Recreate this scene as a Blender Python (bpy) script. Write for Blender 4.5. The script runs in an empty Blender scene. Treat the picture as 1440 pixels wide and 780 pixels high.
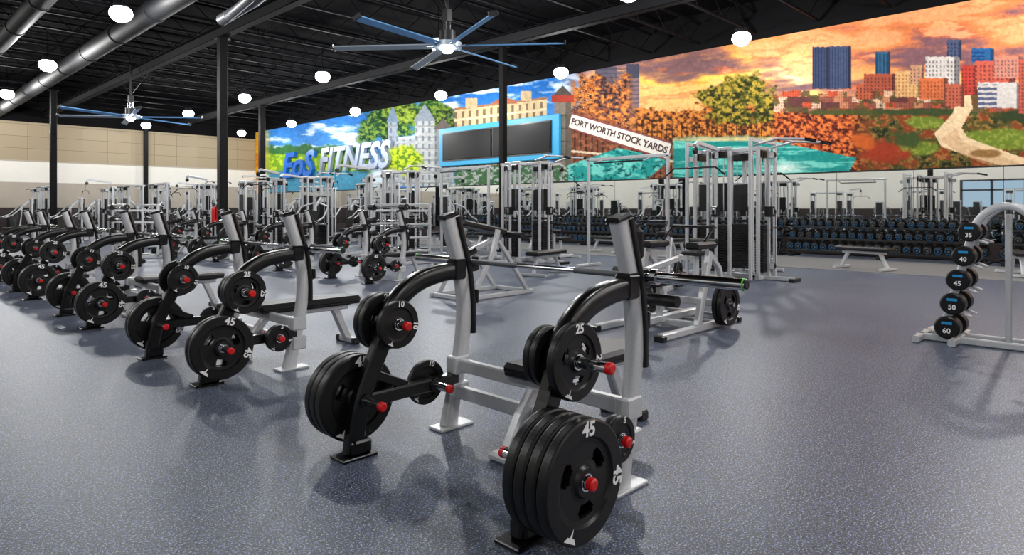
import bpy, math, random
import numpy as np
from mathutils import Matrix, Vector, Euler
random.seed(4)
scene=bpy.context.scene
try:
    scene.view_settings.view_transform='Standard'
    scene.view_settings.look='None'
except Exception: pass

# ------------------------------------------------------------ materials
def lin(c):
    return tuple(((v/255)/12.92 if v/255<=.04045 else ((v/255+.055)/1.055)**2.4) for v in c)
MATS={}
def mat(name,col,rough=.5,metal=0.,var=.12,scale=14,bump=0.,spec=.5,emit=0.,coat=0.):
    if name in MATS: return MATS[name]
    m=bpy.data.materials.new(name); m.use_nodes=True
    nt=m.node_tree; b=nt.nodes['Principled BSDF']
    c=lin(col)
    tc=nt.nodes.new('ShaderNodeTexCoord')
    nz=nt.nodes.new('ShaderNodeTexNoise'); nz.inputs['Scale'].default_value=scale; nz.inputs['Detail'].default_value=3
    nt.links.new(tc.outputs['Object'],nz.inputs['Vector'])
    rp=nt.nodes.new('ShaderNodeValToRGB')
    rp.color_ramp.elements[0].position=.3; rp.color_ramp.elements[1].position=.7
    rp.color_ramp.elements[0].color=(*[v*(1-var) for v in c],1)
    rp.color_ramp.elements[1].color=(*[min(1,v*(1+var)) for v in c],1)
    nt.links.new(nz.outputs['Fac'],rp.inputs['Fac'])
    nt.links.new(rp.outputs['Color'],b.inputs['Base Color'])
    b.inputs['Roughness'].default_value=rough; b.inputs['Metallic'].default_value=metal
    b.inputs['Specular IOR Level'].default_value=spec
    if coat: b.inputs['Coat Weight'].default_value=coat
    if emit:
        b.inputs['Emission Color'].default_value=(*c,1); b.inputs['Emission Strength'].default_value=emit
    if bump:
        bp=nt.nodes.new('ShaderNodeBump'); bp.inputs['Strength'].default_value=bump; bp.inputs['Distance'].default_value=.01
        nt.links.new(nz.outputs['Fac'],bp.inputs['Height']); nt.links.new(bp.outputs['Normal'],b.inputs['Normal'])
    MATS[name]=m; return m
M_BLK=mat('black_powder_coat',(6,6,7),.28,0,.1,30,spec=.5)
M_RUB=mat('black_rubber_plate',(10,10,11),.40,0,.15,40,.0,spec=.4)
M_SIL=mat('silver_powder_coat',(196,198,201),.36,.3,.05,60)
M_CHR=mat('chrome',(225,228,232),.12,1.,.03,20)
M_RED=mat('red_cap',(206,18,20),.35,0,.05)
M_WHT=mat('white_print',(238,238,238),.5,0,.02)
M_PAD=mat('black_vinyl',(9,9,10),.42,0,.12,120,.15,spec=.4)
M_GRN=mat('green_ring',(80,190,60),.4)
M_CYN=mat('cyan_print',(30,140,200),.4,0,.05)
M_CYD=mat('cyan_ring_print',(24,104,158),.4,0,.05)
M_DKM=mat('dark_steel',(26,27,30),.4,.3,.1)
M_STK=mat('weight_stack_iron',(10,10,11),.4,.2,.1)
M_CEIL=mat('black_steel_structure',(9,9,12),.7,0,.2,3,spec=.06)
M_DUCT=mat('duct_dark_paint',(15,16,19),.6,.0,.15,3,spec=.2)
M_PIPE=mat('galvanised_pipe',(96,98,102),.45,.2,.1,6)
M_FBL=mat('fan_blade_blue',(100,152,205),.35,.1,.08,5)
M_FGR=mat('fan_blade_grey',(158,172,184),.35,.1,.08,5)
M_SCR=mat('screen_black',(5,5,6),.3,0,.05,spec=.15)
M_TVF=mat('cyan_frame',(20,150,198),.45,0,.03,3,emit=.08)
M_EXT=mat('extinguisher_red',(205,25,25),.3)
M_COL=mat('column_black',(7,7,8),.5,0,.1,3,spec=.12)
M_LGT=mat('light_housing',(50,52,56),.4,.3)

# ------------------------------------------------------------ mesh builder
_txt={}
def text_data(s,size,shear=0.,ext=0.,off=0.):
    k=(s,size,shear,ext,off)
    if k in _txt: return _txt[k]
    cu=bpy.data.curves.new('t','FONT'); cu.body=s; cu.size=size; cu.align_x='CENTER'; cu.align_y='CENTER'
    cu.shear=shear; cu.extrude=ext; cu.offset=off; cu.resolution_u=3
    ob=bpy.data.objects.new('t',cu); scene.collection.objects.link(ob)
    dg=bpy.context.evaluated_depsgraph_get(); dg.update()
    me=ob.evaluated_get(dg).to_mesh()
    v=[tuple(x.co) for x in me.vertices]; f=[tuple(p.vertices) for p in me.polygons]
    ob.evaluated_get(dg).to_mesh_clear()
    bpy.data.objects.remove(ob); bpy.data.curves.remove(cu)
    _txt[k]=(v,f); return _txt[k]
class B:
    def __init__(s): s.V=[];s.F=[];s.MI=[];s.S=[];s.mats=[];s.M=Matrix()
    def add(s,vs,fs,m,smooth=False):
        n=len(s.V); M=s.M
        s.V.extend([tuple(M@Vector(v)) for v in vs])
        if m not in s.mats: s.mats.append(m)
        mi=s.mats.index(m)
        for f in fs:
            s.F.append(tuple(i+n for i in f)); s.MI.append(mi); s.S.append(smooth)
    def box(s,c,sz,m,bev=0.,rot=None):
        h=[v/2 for v in sz]; c=Vector(c)
        R=Euler(rot).to_matrix() if rot else Matrix.Identity(3)
        if bev<=0:
            vs=[(x*h[0],y*h[1],z*h[2]) for x in(-1,1) for y in(-1,1) for z in(-1,1)]
            fs=[(0,1,3,2),(4,6,7,5),(0,4,5,1),(2,3,7,6),(0,2,6,4),(1,5,7,3)]
        else:
            b=min(bev,min(h)*.95); vs=[];ix={}
            for sx in(-1,1):
                for sy in(-1,1):
                    for sz_ in(-1,1):
                        sg=(sx,sy,sz_)
                        for a in range(3):
                            ix[(sx,sy,sz_,a)]=len(vs)
                            vs.append(tuple(sg[i]*(h[i] if i==a else h[i]-b) for i in range(3)))
            fs=[]
            for a in range(3):
                o=[i for i in range(3) if i!=a]
                for sg in(-1,1):
                    q=[]
                    for (u,w) in((-1,-1),(1,-1),(1,1),(-1,1)):
                        t=[0,0,0];t[a]=sg;t[o[0]]=u;t[o[1]]=w;q.append(ix[(*t,a)])
                    fs.append(tuple(q))
            for a,bb in((0,1),(0,2),(1,2)):
                cc=3-a-bb
                for sa in(-1,1):
                    for sb in(-1,1):
                        t=[0,0,0];t[a]=sa;t[bb]=sb
                        t[cc]=-1;k1=tuple(t);t[cc]=1;k2=tuple(t)
                        fs.append((ix[(*k1,a)],ix[(*k2,a)],ix[(*k2,bb)],ix[(*k1,bb)]))
            for sx in(-1,1):
                for sy in(-1,1):
                    for sz_ in(-1,1): fs.append(tuple(ix[(sx,sy,sz_,a)] for a in range(3)))
            out=[]
            for f in fs:
                p=[Vector(vs[i]) for i in f]; n=(p[1]-p[0]).cross(p[2]-p[0]); cen=sum(p,Vector())/len(p)
                out.append(f if n.dot(cen)>0 else tuple(reversed(f)))
            fs=out
        s.add([tuple(R@Vector(v)+c) for v in vs],fs,m)
    def cyl(s,p0,p1,r,m,r2=None,seg=12,caps=True):
        p0=Vector(p0);p1=Vector(p1);r2=r if r2 is None else r2
        t=(p1-p0).normalized(); a=Vector((0,0,1)) if abs(t.z)<.9 else Vector((1,0,0))
        u=t.cross(a).normalized(); w=t.cross(u)
        vs=[];n=seg
        for i in range(n):
            d=u*math.cos(2*math.pi*i/n)+w*math.sin(2*math.pi*i/n)
            vs.append(tuple(p0+d*r)); 
        for i in range(n):
            d=u*math.cos(2*math.pi*i/n)+w*math.sin(2*math.pi*i/n)
            vs.append(tuple(p1+d*r2))
        s.add(vs,[(i,(i+1)%n,n+(i+1)%n,n+i) for i in range(n)],m,seg>6)
        if caps:
            s.add(vs,[tuple(range(n-1,-1,-1)),tuple(range(n,2*n))],m)
    def lathe(s,prof,o,axis,m,seg=24):
        o=Vector(o);t=Vector(axis).normalized(); a=Vector((0,0,1)) if abs(t.z)<.9 else Vector((1,0,0))
        u=t.cross(a).normalized(); w=t.cross(u); vs=[]
        for (r,h) in prof:
            for i in range(seg):
                an=2*math.pi*i/seg
                vs.append(tuple(o+t*h+(u*math.cos(an)+w*math.sin(an))*r))
        fs=[]
        for k in range(len(prof)-1):
            for i in range(seg):
                j=(i+1)%seg; fs.append((k*seg+i,k*seg+j,(k+1)*seg+j,(k+1)*seg+i))
        s.add(vs,fs,m,True)
    def path(s,pts,w,h,m,side=(0,1,0),smooth=False):
        P=[Vector(p) for p in pts]; S=Vector(side).normalized(); n=len(P)
        H=h if isinstance(h,(list,tuple)) else [h]*n
        vs=[]
        for i in range(n):
            if i==0: t=(P[1]-P[0]).normalized();k=1
            elif i==n-1: t=(P[-1]-P[-2]).normalized();k=1
            else:
                a=(P[i]-P[i-1]).normalized();b=(P[i+1]-P[i]).normalized();t=(a+b).normalized();k=1/max(.5,t.dot(a))
            N=t.cross(S).normalized(); hh=H[i]/2*k; c=min(w,H[i])*.16; ww=w/2
            for (a_,b_) in((ww,hh-c),(ww-c,hh),(-ww+c,hh),(-ww,hh-c),(-ww,-hh+c),(-ww+c,-hh),(ww-c,-hh),(ww,-hh+c)):
                vs.append(tuple(P[i]+S*a_+N*b_))
        fs=[]
        for i in range(n-1):
            for j in range(8):
                q=(j+1)%8; fs.append((i*8+j,i*8+q,(i+1)*8+q,(i+1)*8+j))
        s.add(vs,fs,m,smooth); s.add(vs,[tuple(range(7,-1,-1)),tuple((n-1)*8+j for j in range(8))],m)
    def tube(s,pts,r,m,seg=8):
        P=[Vector(p) for p in pts]
        for a,b in zip(P,P[1:]): s.cyl(a,b,r,m,seg=seg)
    def text(s,st,size,m,Mx,shear=0.,ext=0.,off=0.):
        v,f=text_data(st,size,shear,ext,off); o=s.M; s.M=o@Mx; s.add(v,f,m); s.M=o
    def mesh(s,name):
        me=bpy.data.meshes.new(name); me.from_pydata(s.V,[],s.F)
        for m in s.mats: me.materials.append(m)
        me.polygons.foreach_set('material_index',s.MI); me.polygons.foreach_set('use_smooth',s.S)
        me.update(); return me
    def obj(s,name,loc=(0,0,0),parent=None,rz=0):
        return place(s.mesh(name),name,loc,parent,rz)
def place(me,name,loc=(0,0,0),parent=None,rz=0):
    o=bpy.data.objects.new(name,me); scene.collection.objects.link(o); o.location=loc; o.rotation_euler=(0,0,rz)
    if parent: o.parent=parent
    return o
def empty(name,loc,rz=0):
    o=bpy.data.objects.new(name,None); scene.collection.objects.link(o); o.location=loc; o.rotation_euler=(0,0,rz); o.empty_display_size=.2; return o
def axes(r,u,n,o):
    return Matrix(((r[0],u[0],n[0],o[0]),(r[1],u[1],n[1],o[1]),(r[2],u[2],n[2],o[2]),(0,0,0,1)))

# ------------------------------------------------------------ camera
CAMZ=1.25; ang=math.atan2(.70,.714)
cam=bpy.data.cameras.new('camera'); co=bpy.data.objects.new('camera',cam); scene.collection.objects.link(co)
co.location=(0,0,CAMZ); co.rotation_euler=(math.pi/2,0,ang-math.pi/2)
cam.sensor_width=36; cam.lens=23; cam.shift_y=-97/1440; cam.clip_end=300; cam.clip_start=.05
scene.camera=co

# ------------------------------------------------------------ room
XW=18.6; YB=41.4; XL=-8.; YF=-12.; ZC=7.3
def floor_mat():
    m=bpy.data.materials.new('speckled_rubber_floor'); m.use_nodes=True; nt=m.node_tree; b=nt.nodes['Principled BSDF']
    L=nt.links.new; N=nt.nodes.new
    tc=N('ShaderNodeTexCoord')
    def noise(sc,d=2,r=.5):
        n=N('ShaderNodeTexNoise'); n.inputs['Scale'].default_value=sc; n.inputs['Detail'].default_value=d; n.inputs['Roughness'].default_value=r
        L(tc.outputs['Object'],n.inputs['Vector']); return n
    def ramp(src,a,b_,ca,cb):
        r=N('ShaderNodeValToRGB'); r.color_ramp.elements[0].position=a; r.color_ramp.elements[1].position=b_
        r.color_ramp.elements[0].color=ca; r.color_ramp.elements[1].color=cb; L(src,r.inputs['Fac']); return r
    big=ramp(noise(.45,4).outputs['Fac'],.3,.7,(*lin((60,66,76)),1),(*lin((74,81,92)),1))
    s1=ramp(noise(95,1).outputs['Fac'],.58,.62,(0,0,0,1),(1,1,1,1))
    n2=noise(130,1); 
    s2=ramp(n2.outputs['Fac'],.62,.66,(0,0,0,1),(1,1,1,1))
    s3=ramp(noise(80,1).outputs['Color'],.38,.42,(1,1,1,1),(0,0,0,1))
    def mix(f,a,c):
        x=N('ShaderNodeMixRGB'); L(f,x.inputs[0]); L(a,x.inputs[1]); x.inputs[2].default_value=(*lin(c),1); return x.outputs[0]
    c=mix(s3.outputs[0],big.outputs[0],(34,37,44))
    c=mix(s1.outputs[0],c,(98,118,164)); c=mix(s2.outputs[0],c,(180,186,198))
    L(c,b.inputs['Base Color'])
    b.inputs['Roughness'].default_value=.42; b.inputs['Specular IOR Level'].default_value=.4
    bp=N('ShaderNodeBump'); bp.inputs['Strength'].default_value=.25; bp.inputs['Distance'].default_value=.002
    L(n2.outputs['Fac'],bp.inputs['Height']); L(bp.outputs['Normal'],b.inputs['Normal'])
    return m
M_FLOOR=floor_mat()
b=B(); b.box(((XL+XW)/2,(YF+YB)/2,-.05),(XW-XL+.4,YB-YF+.4,.1),M_FLOOR); b.obj('floor')
M_STRIP=mat('grey_rubber_strip',(120,120,120),.5,0,.12,60)
b=B(); b.box(((14.+17.2)/2,6,.006),(3.2,32,.012),M_STRIP); b.obj('floor_mat')

def deck_mat():
    m=bpy.data.materials.new('roof_deck'); m.use_nodes=True; nt=m.node_tree; b=nt.nodes['Principled BSDF']
    tc=nt.nodes.new('ShaderNodeTexCoord'); w=nt.nodes.new('ShaderNodeTexWave'); w.bands_direction='X'; w.inputs['Scale'].default_value=2.
    nt.links.new(tc.outputs['Object'],w.inputs['Vector'])
    r=nt.nodes.new('ShaderNodeValToRGB'); r.color_ramp.elements[0].color=(.001,.001,.0015,1); r.color_ramp.elements[1].color=(.003,.003,.0042,1)
    nt.links.new(w.outputs['Fac'],r.inputs['Fac']); nt.links.new(r.outputs['Color'],b.inputs['Base Color']); b.inputs['Roughness'].default_value=.9; b.inputs['Specular IOR Level'].default_value=.04
    return m
b=B(); b.box(((XL+XW)/2,(YF+YB)/2,ZC+.05),(XW-XL+.4,YB-YF+.4,.1),deck_mat()); b.obj('ceiling')

def tile_mat(name,c1,c2,sw,sh):
    m=bpy.data.materials.new(name); m.use_nodes=True; nt=m.node_tree; b=nt.nodes['Principled BSDF']
    tc=nt.nodes.new('ShaderNodeTexCoord')
    br=nt.nodes.new('ShaderNodeTexBrick'); br.offset=0.5 if sh<.2 else 0.
    br.inputs['Color1'].default_value=(*lin(c1),1); br.inputs['Color2'].default_value=(*lin(c2),1); br.inputs['Mortar'].default_value=(*[v*.5 for v in lin(c1)],1)
    br.inputs['Scale'].default_value=1; br.inputs['Brick Width'].default_value=sw; br.inputs['Row Height'].default_value=sh; br.inputs['Mortar Size'].default_value=.012
    cx=nt.nodes.new('ShaderNodeSeparateXYZ'); ad=nt.nodes.new('ShaderNodeMath'); cb=nt.nodes.new('ShaderNodeCombineXYZ')
    nt.links.new(tc.outputs['Object'],cx.inputs[0]); nt.links.new(cx.outputs[0],ad.inputs[0]); nt.links.new(cx.outputs[1],ad.inputs[1])
    nt.links.new(ad.outputs[0],cb.inputs[0]); nt.links.new(cx.outputs[2],cb.inputs[1]); nt.links.new(cb.outputs[0],br.inputs['Vector'])
    nt.links.new(br.outputs['Color'],b.inputs['Base Color']); b.inputs['Roughness'].default_value=.6
    return m
M_BEI=tile_mat('beige_acoustic_panels',(160,144,116),(152,136,108),1.2,.62)
M_WOOD=tile_mat('dark_wood_wainscot',(48,34,31),(38,27,25),1.4,.16)
M_WW=mat('white_wall_paint',(226,222,212),.7,0,.02,2)
M_TAN=mat('tan_wall_paint',(170,160,146),.7,0,.03,2)
M_BW=mat('black_wall_paint',(9,9,11),.8,0,.1,2,spec=.1)
bands=[(0,1.25,M_WOOD),(1.25,2.6,M_TAN),(2.6,3.7,M_WW),(3.7,5.7,M_BEI),(5.7,ZC,M_BW)]
b=B()
for z0,z1,m in bands: b.box(((XL+XW)/2,YB+.1,(z0+z1)/2),(XW-XL+.4,.2,z1-z0),m)
b.obj('wall_back')
b=B()
for z0,z1,m in bands: b.box(((XL+XW)/2,YF-.1,(z0+z1)/2),(XW-XL+.4,.2,z1-z0),m)
b.obj('wall_front')
b=B(); wy0,wy1,wz0,wz1=-10,8.0,1.25,2.9
b.box((XL-.1,(YF+YB)/2,wz0/2),(.2,YB-YF,wz0),M_WOOD)
for z0,z1,m in [(wz0,wz1,M_WW)]:
    b.box((XL-.1,(YF+wy0)/2,(z0+z1)/2),(.2,wy0-YF,z1-z0),m); b.box((XL-.1,(YB+wy1)/2,(z0+z1)/2),(.2,YB-wy1,z1-z0),m)
for z0,z1,m in [(wz1,3.9,M_WW),(3.9,5.7,M_BEI),(5.7,ZC,M_BW)]: b.box((XL-.1,(YF+YB)/2,(z0+z1)/2),(.2,YB-YF,z1-z0),m)
b.obj('wall_left')
b=B()
k=12
for i in range(k+1):
    y=wy0+(wy1-wy0)*i/k; b.box((XL-.1,min(max(y,wy0+.06),wy1-.06),(wz0+wz1)/2),(.12,.12,wz1-wz0),M_DKM)
for z in(wz0+.04,2.3,wz1-.04): b.box((XL-.1,(wy0+wy1)/2,z),(.12,wy1-wy0,.1),M_DKM)
b.obj('window_1')
b=B(); b.box((XW+.1,(YF+YB)/2,ZC/2),(.2,YB-YF+.4,ZC),M_BW); b.obj('wall_right')
M_BASE=mat('baseboard_black',(20,18,18),.5)
b=B(); b.box(((XL+XW)/2,YB-.012,.06),(XW-XL,.02,.12),M_BASE); b.obj('baseboard_back')
b=B(); b.box(((XL+XW)/2,YB-.012,1.27),(XW-XL,.024,.05),M_BASE); b.box(((XL+XW)/2,YB-.012,3.7),(XW-XL,.024,.06),M_TAN); b.obj('trim_1')
b=B(); b.box((XW-.012,(YF+YB)/2,.24),(.024,YB-YF-.1,.44),M_WOOD); b.obj('baseboard_right')

# mirror
mm=bpy.data.materials.new('mirror_glass'); mm.use_nodes=True; pb=mm.node_tree.nodes['Principled BSDF']
pb.inputs['Base Color'].default_value=(.82,.85,.84,1); pb.inputs['Metallic'].default_value=1; pb.inputs['Roughness'].default_value=.015
b=B(); y=YF+.05
while y<YB-2:
    b.box((XW-.012,y+.9,(.48+2.2)/2),(.016,1.79,1.72),mm); y+=1.8
b.obj('wall_mirror')
b=B(); b.box((XW-.02,(YF+YB)/2,2.215),(.04,YB-YF-.1,.03),M_DKM); b.obj('trim_2')

# ------------------------------------------------------------ mural
rng=np.random.RandomState(7); TAB=rng.rand(512,512)
def vn(x,y):
    xi=np.floor(x).astype(int); yi=np.floor(y).astype(int); fx=x-xi; fy=y-yi; fx=fx*fx*(3-2*fx); fy=fy*fy*(3-2*fy)
    g=lambda a,c: TAB[a%512,c%512]
    return (g(xi,yi)*(1-fx)+g(xi+1,yi)*fx)*(1-fy)+(g(xi,yi+1)*(1-fx)+g(xi+1,yi+1)*fx)*fy
def fbm(x,y,o=4):
    s=0;a=.5;t=0
    for i in range(o): s=s+a*vn(x*2**i+17*i,y*2**i+31*i); t+=a; a*=.55
    return s/t
def ss(a,b_,x): t=np.clip((x-a)/(b_-a),0,1); return t*t*(3-2*t)
def paint(x,y):
    C=np.zeros((len(x),3))
    yt=y+(x-800)*.10
    n1=fbm(x/120,yt/24,5); n2=fbm(x/14+9,y/11+3); n3=fbm(x/4,y/3.2,3); n4=fbm(x/60+50,yt/15+7,5); n5=fbm(x/2.2,y/2.2,2)
    def mx(f,c):
        nonlocal C
        f=np.clip(f,0,1)[:,None]; c=np.array(c,float)
        if c.ndim==1: c=c[None,:]
        C=C*(1-f)+c*f
    def rect(x0,x1,y0,y1): return ((x>=x0)&(x<=x1)&(y>=y0)&(y<=y1)).astype(float)
    def ell(cx,cy,rx,ry,s=.3,nz=0.): 
        d=np.sqrt(((x-cx)/rx)**2+((y-cy)/ry)**2)+(n2-.5)*nz; return 1-ss(1-s,1+s,d)
    def poly(p):
        ins=np.zeros(len(x),bool); j=len(p)-1
        for i in range(len(p)):
            xi,yi=p[i];xj,yj=p[j]
            if yi!=yj: ins^=((yi>y)!=(yj>y))&(x<(xj-xi)*(y-yi)/(yj-yi)+xi)
            j=i
        return ins.astype(float)
    # warm sky
    C[:]=(222,124,74)
    mx(ss(60,125,y)*.5,(244,180,104))
    mx(np.exp(-((x-985)/150)**2-((y-112)/45)**2),(255,204,86))
    mx(np.exp(-((x-1125)/55)**2-((y-104)/26)**2),(255,236,170))
    mx(ss(.50,.62,n1)*.6,(246,176,122))
    mx(ss(.50,.40,n1)*.72,(146,92,88))
    mx(ss(.42,.33,n1)*.7,(100,76,92))
    mx(ss(.54,.64,n4)*.5,(226,96,52))
    mx(ss(.60,.70,n4)*.5,(255,206,146))
    mx(ss(900,840,x)*ss(125,95,y)*.4,(120,110,130))
    # cool sky
    cool=ss(835,770,x+(n2-.5)*40)
    mx(cool,(30,104,188)); mx(cool*ss(.48,.62,fbm(x/45,y/14,5)),(226,234,240)); 
    mx(cool*ss(150,250,y+x*.1-20)*.3,(170,210,235))
    mx(ss(15,0,abs(x-800))*ss(110,90,y)*.4,(255,240,200))
    # left landscape
    L=ss(525,515,x)
    mx(L*ss(203,207,y+(n2-.5)*16),(54,104,60)); mx(L*ss(214,218,y+(n2-.5)*6),(122,166,44)); mx(L*ss(.5,.6,n3)*ss(216,220,y),(180,198,56))
    mx(L*ss(238,243,y),(70,140,170))
    for cx,cy,rx,ry,c in((545,172,32,24,(36,80,36)),(598,160,34,20,(54,98,38)),(625,176,22,20,(70,94,32)),(520,185,16,18,(50,102,52)),(570,158,22,14,(104,124,36))):
        mx(ell(cx,cy,rx,ry,.25,1.2),c); mx(ell(cx,cy,rx,ry,.25,1.2)*ss(.5,.62,n3)*.8,(140,164,60)); mx(ell(cx,cy,rx,ry,.2,1.2)*ss(.45,.35,n3)*.8,(20,46,30))
    for x0,x1,y0,y1,c in((538,638,196,262,(176,182,186)),(584,612,168,262,(196,200,200)),(546,560,170,200,(150,162,176)),(612,636,180,262,(156,160,158))):
        f=rect(x0,x1,y0,y1); mx(f,c); mx(f*((x%9)<3)*((y%11)>4)*.6,(86,96,112)); mx(f*(np.abs((y%16)-1)<1)*.5,(120,120,118)); mx(f*ss(.52,.6,n3)*.3,(110,120,120))
    mx(poly([(544,172),(553,148),(562,172)]),(110,130,150)); mx(poly([(582,170),(598,146),(614,170)]),(140,150,162)); mx(poly([(610,182),(624,166),(638,182)]),(110,100,96))
    mx(ell(570,226,24,20,.2,1.),(186,204,50)); mx(ell(572,226,22,18,.2,1.)*ss(.5,.4,n3),(100,140,38))
    # courthouse
    top=152-(x-640)*.12
    f=((x>640)&(x<770)&(y>top)&(y<262)).astype(float); mx(f,(206,184,142)); mx(f*((x%10)<3.6)*((y-top)>6)*(((y-top)%15)>4)*.75,(98,76,62)); mx(f*(np.abs((y-top)%16-1.2)<1.3)*.6,(232,218,188)); mx(f*((y-top)<3),(160,112,80))
    mx(rect(655,672,138,152),(196,172,134)); mx(rect(733,748,128,142),(196,172,134)); mx(poly([(690,146),(708,136),(726,141),(728,146)]),(166,102,74))
    mx(((x>640)&(x<800)&(y>232)).astype(float),(64,100,66)); mx(((x>640)&(x<800)&(y>232)).astype(float)*ss(.5,.6,n3),(150,156,150))
    # autumn trees & dark buildings centre
    mx(rect(838,868,94,165),(84,78,90)); mx(rect(868,900,100,165),(118,96,98)); mx(rect(838,900,94,165)*((y%6)<2)*.5,(54,50,64)); mx(rect(882,900,90,110),(62,62,76))
    cr=ss(98,112,y+(n2-.5)*60)*ss(800,812,x)*ss(895,880,x); mx(cr*ss(.40,.5,n3),(134,70,34)); mx(cr*ss(.56,.66,n3),(196,122,58)); mx(cr*ss(.42,.34,n3),(52,30,24))
    f=ss(150,156,y+(n2-.5)*44)*ss(885,900,x)*ss(1098,1088,x); mx(f,(134,74,36)); mx(f*ss(.5,.62,n3),(200,124,54)); mx(f*ss(.45,.36,n3),(60,36,24)); mx(f*((x%7)<1.4)*ss(165,185,y)*.7,(48,30,20))
    for cx,cy,rx,ry in((1010,136,26,18),(1048,128,30,22),(1078,150,18,22),(1030,160,30,14)):
        e=ell(cx,cy,rx,ry,.2,1.3); mx(e,(84,84,30)); mx(e*ss(.52,.62,n3),(164,138,50)); mx(e*ss(.45,.36,n3),(40,42,20))
    # stockyard gantry
    f=poly([(800,150),(955,208),(955,250),(800,250)]); mx(f,(112,66,48)); mx(f*((x%8)<2),(58,34,30)); mx(f*ss(.52,.65,n3)*.6,(166,104,70)); mx(f*(abs(y-(212+(x-800)*.1))<1.5),(210,190,162))
    mx(rect(780,804,130,232),(126,116,104)); mx(rect(780,804,130,232)*((x>796))*.6,(76,70,64)); mx(rect(776,808,134,144),(160,60,46)); mx(poly([(778,134),(792,120),(806,134)]),(84,74,70)); mx(rect(780,804,150,232)*(np.abs(y%18)<1.4),(88,78,68))
    # turquoise water
    f=poly([(800,232),(870,208),(945,224),(905,256),(800,256)]); mx(f,(36,140,134)); mx(f*ss(.5,.62,n2),(104,190,178)); mx(f*ss(.42,.34,n3),(20,92,94))
    f=ss(190,198,y+(n2-.5)*8)*ss(945,950,x)*ss(1215,1200,x); mx(f,(30,132,126))
    mx(f*ss(.5,.6,fbm(x/40,y/3)),(104,192,178)); mx(f*ss(200,196,y),(216,190,130)); mx(f*np.exp(-((x-1105)/26)**2-((y-236)/8)**2)*.9,(230,240,230))
    mx(poly([(1110,196),(1215,222),(1215,216),(1130,192)]),(216,176,110))
    # right red slopes
    f=ss(148,154,y+(n2-.5)*14)*ss(1085,1095,x)*(1-poly([(1080,197),(1205,222),(1190,250),(1080,250)])); mx(f,(146,62,36)); mx(f*ss(.5,.62,n3),(208,112,54)); mx(f*ss(.46,.36,n3),(70,30,24))
    g=f*ss(1195,1235,x); mx(g,(80,74,36)); mx(g*ss(.52,.6,n2),(128,62,34)); mx(g*ss(.45,.36,n2),(36,42,24)); mx(g*ss(.55,.65,n3)*.5,(172,132,68))
    # low city
    f=rect(1088,1440,126,158)+((x>1440)&(y>110)&(y<158)); bx=np.floor((x+5*np.floor(y/9))/13).astype(int); by=np.floor(y/8).astype(int); h=TAB[(bx*7)%512,(by*13)%512]; h2=TAB[(bx*11+3)%512,(by*5)%512]
    f=f*(y>(126+12*TAB[(bx*3)%512,5]*ss(1260,1200,x)))
    mx(f,(136,76,60)); mx(f*(h>.5),(186,122,90)); mx(f*(h>.8),(210,174,144)); mx(f*(h<.22),(92,52,50)); mx(f*(h2>.75),(182,76,48)); mx(f*((x%3.4)<1.1)*((y%4)<2)*.5,(60,40,44)); mx(f*(n2>.58)*.8,(80,72,40)); mx(ell(1200,158,70,4,.3,1.),(70,74,38)); mx(ell(1310,158,70,5,.3,1.),(56,68,38))
    # lawns and road
    for e in(ell(1412,196,62,15,.12,.4),ell(1300,172,28,9,.15,.6),ell(1290,208,30,10,.2,.7)): mx(e,(104,120,42)); mx(e*ss(.5,.65,n3)*.5,(150,156,70))
    mx(poly([(1352,128),(1364,128),(1368,152),(1352,180),(1362,194),(1400,208),(1440,222),(1480,236),(1420,236),(1370,222),(1324,206),(1314,188),(1340,160)]),(222,192,152))
    mx(poly([(1345,180),(1354,200),(1400,216),(1440,232),(1400,236),(1350,216),(1322,196)])*.5,(190,150,112))
    mx(ell(1386,216,22,6,.2,.3),(140,104,60)); mx(ell(1244,214,34,16,.3,1.2),(146,54,32)); mx(ell(1275,196,22,12,.3,1.2),(60,74,38)); mx(ell(1215,200,16,12,.3,1.),(182,86,38))
    mx(ell(1442,164,40,9,.3,1.),(46,56,32))
    # skyline
    def bld(x0,x1,y0,y1,c,w,px=5,py=5):
        f=rect(x0,x1,y0,y1); mx(f,c); mx(f*((x-x0)%px<px*.45)*((y-y0)%py<py*.55)*(y>y0+3),w); mx(rect(x1-(x1-x0)*.16,x1,y0,y1)*.45,(20,20,30))
    bld(1143,1166,66,125,(52,62,90),(36,44,70),4,200); bld(1166,1198,65,125,(62,72,100),(42,52,78),4,200)
    bld(1232,1252,73,104,(46,88,116),(30,60,90),5,300); bld(1205,1232,118,140,(172,84,56),(100,50,40))
    bld(1215,1262,104,128,(156,76,54),(100,50,44)); bld(1259,1297,100,137,(206,160,104),(160,112,76)); bld(1281,1300,92,118,(186,138,106),(120,86,76))
    bld(1332,1352,56,84,(70,78,104),(40,48,74)); bld(1302,1350,80,124,(198,188,180),(120,112,118),5,6); bld(1367,1398,68,88,(38,88,136),(30,58,104),40,5)
    bld(1353,1374,92,134,(178,62,50),(110,40,36)); bld(1372,1428,86,122,(184,84,66),(120,56,48),6,6); bld(1398,1440,80,110,(184,120,102),(110,78,78)); bld(1294,1334,110,140,(196,102,60),(136,70,48)); bld(1376,1440,116,152,(190,182,176),(80,86,112),60,7); bld(1432,1480,84,160,(170,80,62),(100,50,50)); bld(1490,1540,50,150,(170,116,100),(90,60,60)); bld(1330,1356,118,150,(176,90,68),(120,60,50))
    # yellow end
    mx(((x<372)).astype(float)*ss(.3,.45,n4+.1),(240,176,40)); mx((x<372)*ss(.55,.4,n4)*.8,(220,130,38)); mx((x>372)*ss(384,372,x)*.7,(220,200,90))
    C=np.clip(C*(.97+(n3[:,None]-.5)*.2+(n5[:,None]-.5)*.14),0,255)
    return C
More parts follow.
